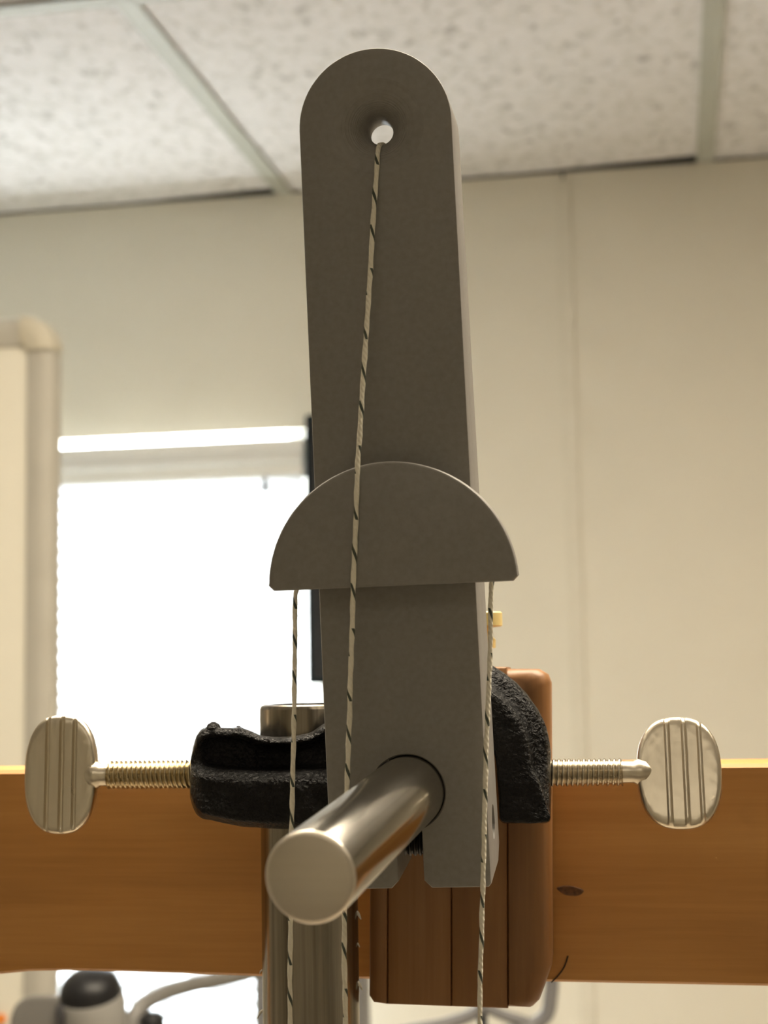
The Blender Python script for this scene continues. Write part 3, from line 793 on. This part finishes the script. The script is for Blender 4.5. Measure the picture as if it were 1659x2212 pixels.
rp = [QA(1061.5, 1262, zs_), QA(1058, 1440, zs_ - 1), QA(1050, 1620, zs_), QA(1044, 1880, zs_), QA(1036, 2160, zs_)]
hr_ = hubR + .0005
arc = [Vector((gc.x + hr_ * cos(pi * k / 40), gc.y + .0002 + hr_ * gtop / GR * sin(pi * k / 40), .0019)) for k in range(1, 40)]
full = [extend(lp[-2], lp[-1], BENCH + .001)] + lp[::-1] + arc[::-1] + rp + [extend(rp[-2], rp[-1], BENCH + .001)]
string('sash_string', full, 'flecked white string looped over the half-round guide, hanging on both sides', .00043)

# ------------------------------------------------------------------ things in the background below the board
D1 = 1.62
gp = thing('partition_post', 'grey metal upright behind the steel post, below the wooden board', 'partition', at((W(675, 2150, D1).x, W(675, 2150, D1).y, BENCH)))
gx0, gx1 = W(553, 2150, D1).x, W(797, 2150, D1).x; gy = W(675, 2150, D1).y; gz = W(675, 2010, D1).z
part('upright', box_data(gx0, gx1, gy - .02, gy + .02, BENCH + .012, gz), 'mid_grey', gp, bevel=.004)
part('top_cap', box_data(gx0 - .002, gx1 + .002, gy - .022, gy + .022, gz + .0005, gz + .012), 'dark_metal', gp, bevel=.004)
part('foot_plate', box_data(gx0 - .03, gx1 + .03, gy - .07, gy + .07, BENCH, BENCH + .0115), 'mid_grey', gp, bevel=.003)

D2 = 1.35
sb = W(1045, 2300, D2)
cf = thing('curved_frame_stand', 'grey stand of curved metal arms showing under the wooden block', 'stand', at((sb.x, sb.y, BENCH)))
def w2(px, py, d=D2): return W(px, py, d)
part('pole', tube_data([Vector((sb.x, sb.y, BENCH + .01)), Vector((sb.x, sb.y, w2(1045, 2120).z))], .0045, 16), 'dark_metal', cf, smooth=60)
part('curved_arm', tube_data(smooth_path([w2(1188, 2010), w2(1192, 2090), w2(1190, 2150), w2(1178, 2196), w2(1130, 2222), w2(1052, 2240)]), .0062, 14), 'mid_grey', cf, smooth=60)
part('curved_arm', tube_data(smooth_path([w2(1043, 2176), w2(1010, 2196), w2(960, 2212), w2(890, 2226), w2(830, 2240)]), .0055, 14), 'mid_grey', cf, smooth=60)
part('curved_arm', tube_data(smooth_path([w2(1047, 2174), w2(1085, 2192), w2(1130, 2206), w2(1160, 2222), w2(1180, 2250)]), .0048, 14), 'mid_grey', cf, smooth=60)
part('stand_base', lathe_data([(0, .09), (.006, .09), (.012, .08), (.014, .012)], Vector((sb.x, sb.y, BENCH)), (0, 0, 1), 40), 'dark_metal', cf, smooth=30)

D3 = 1.15
ib = W(212, 2200, D3)
ins_ = thing('bench_instrument', 'pale grey instrument head with a black domed top at the lower left', 'instrument', at((ib.x, ib.y, BENCH)))
px = D3 / F
ax_i = (UP * 1.0 + RIGHT * (-.10) - FWD * .16).normalized()
cbase = W(216, 2290, D3)
br = 71 * px
part('barrel', lathe_data([(0, br * .96), (.002, br), (148 * px, br), (152 * px, br * .98), (152 * px, br * .955)], cbase, ax_i, 48), 'light_grey', ins_, smooth=30)
part('dome', lathe_data([(149 * px, br * .95), (156 * px, br * .95), (175 * px, br * .90), (190 * px, br * .76), (200 * px, br * .52), (205 * px, br * .2), (205.5 * px, .0003)], cbase, ax_i, 40), 'black', ins_, smooth=50, label='black domed cap')
hl, hrr = W(25, 2160, D3), W(136, 2300, D3)
ol = [(20, 2300), (22, 2200), (32, 2172), (50, 2156), (70, 2150), (118, 2150), (132, 2154), (134, 2300)]
part('housing', prism_data(ol, lambda p: W(p[0], p[1], D3 - .02), lambda p: W(p[0], p[1], D3 + .035)), 'grey_plastic', ins_, bevel=.003)
part('hinge', tube_data([W(131, 2170, D3 - .022), W(131, 2190, D3 - .024), W(131, 2215, D3 - .022)], [.003, .0042, .003], 14), 'dark_metal', ins_, smooth=50)
part('swing_arm', tube_data(smooth_path([W(276, 2240, D3), W(300, 2180, D3 + .01), W(345, 2148, D3 + .04), W(410, 2128, D3 + .08), W(500, 2110, D3 + .13), W(600, 2085, D3 + .18)]), .0066, 16), 'grey_plastic', ins_, smooth=60)
part('knob', lathe_data([(0, .007), (.004, .009), (.012, .009), (.015, .006), (.0155, .0005)], W(330, 2232, D3), UP, 28), 'black', ins_, smooth=40)
part('knob_bracket', tube_data([W(330, 2240, D3), W(275, 2262, D3)], .004, 10), 'grey_plastic', ins_, smooth=50)
part('column', lathe_data([(0, .05), (.012, .05), (.02, .045), (.022, .014), (cbase.z - BENCH + .004, .014)], Vector((cbase.x, cbase.y, BENCH)), (0, 0, 1), 40), 'grey_plastic', ins_, smooth=30)
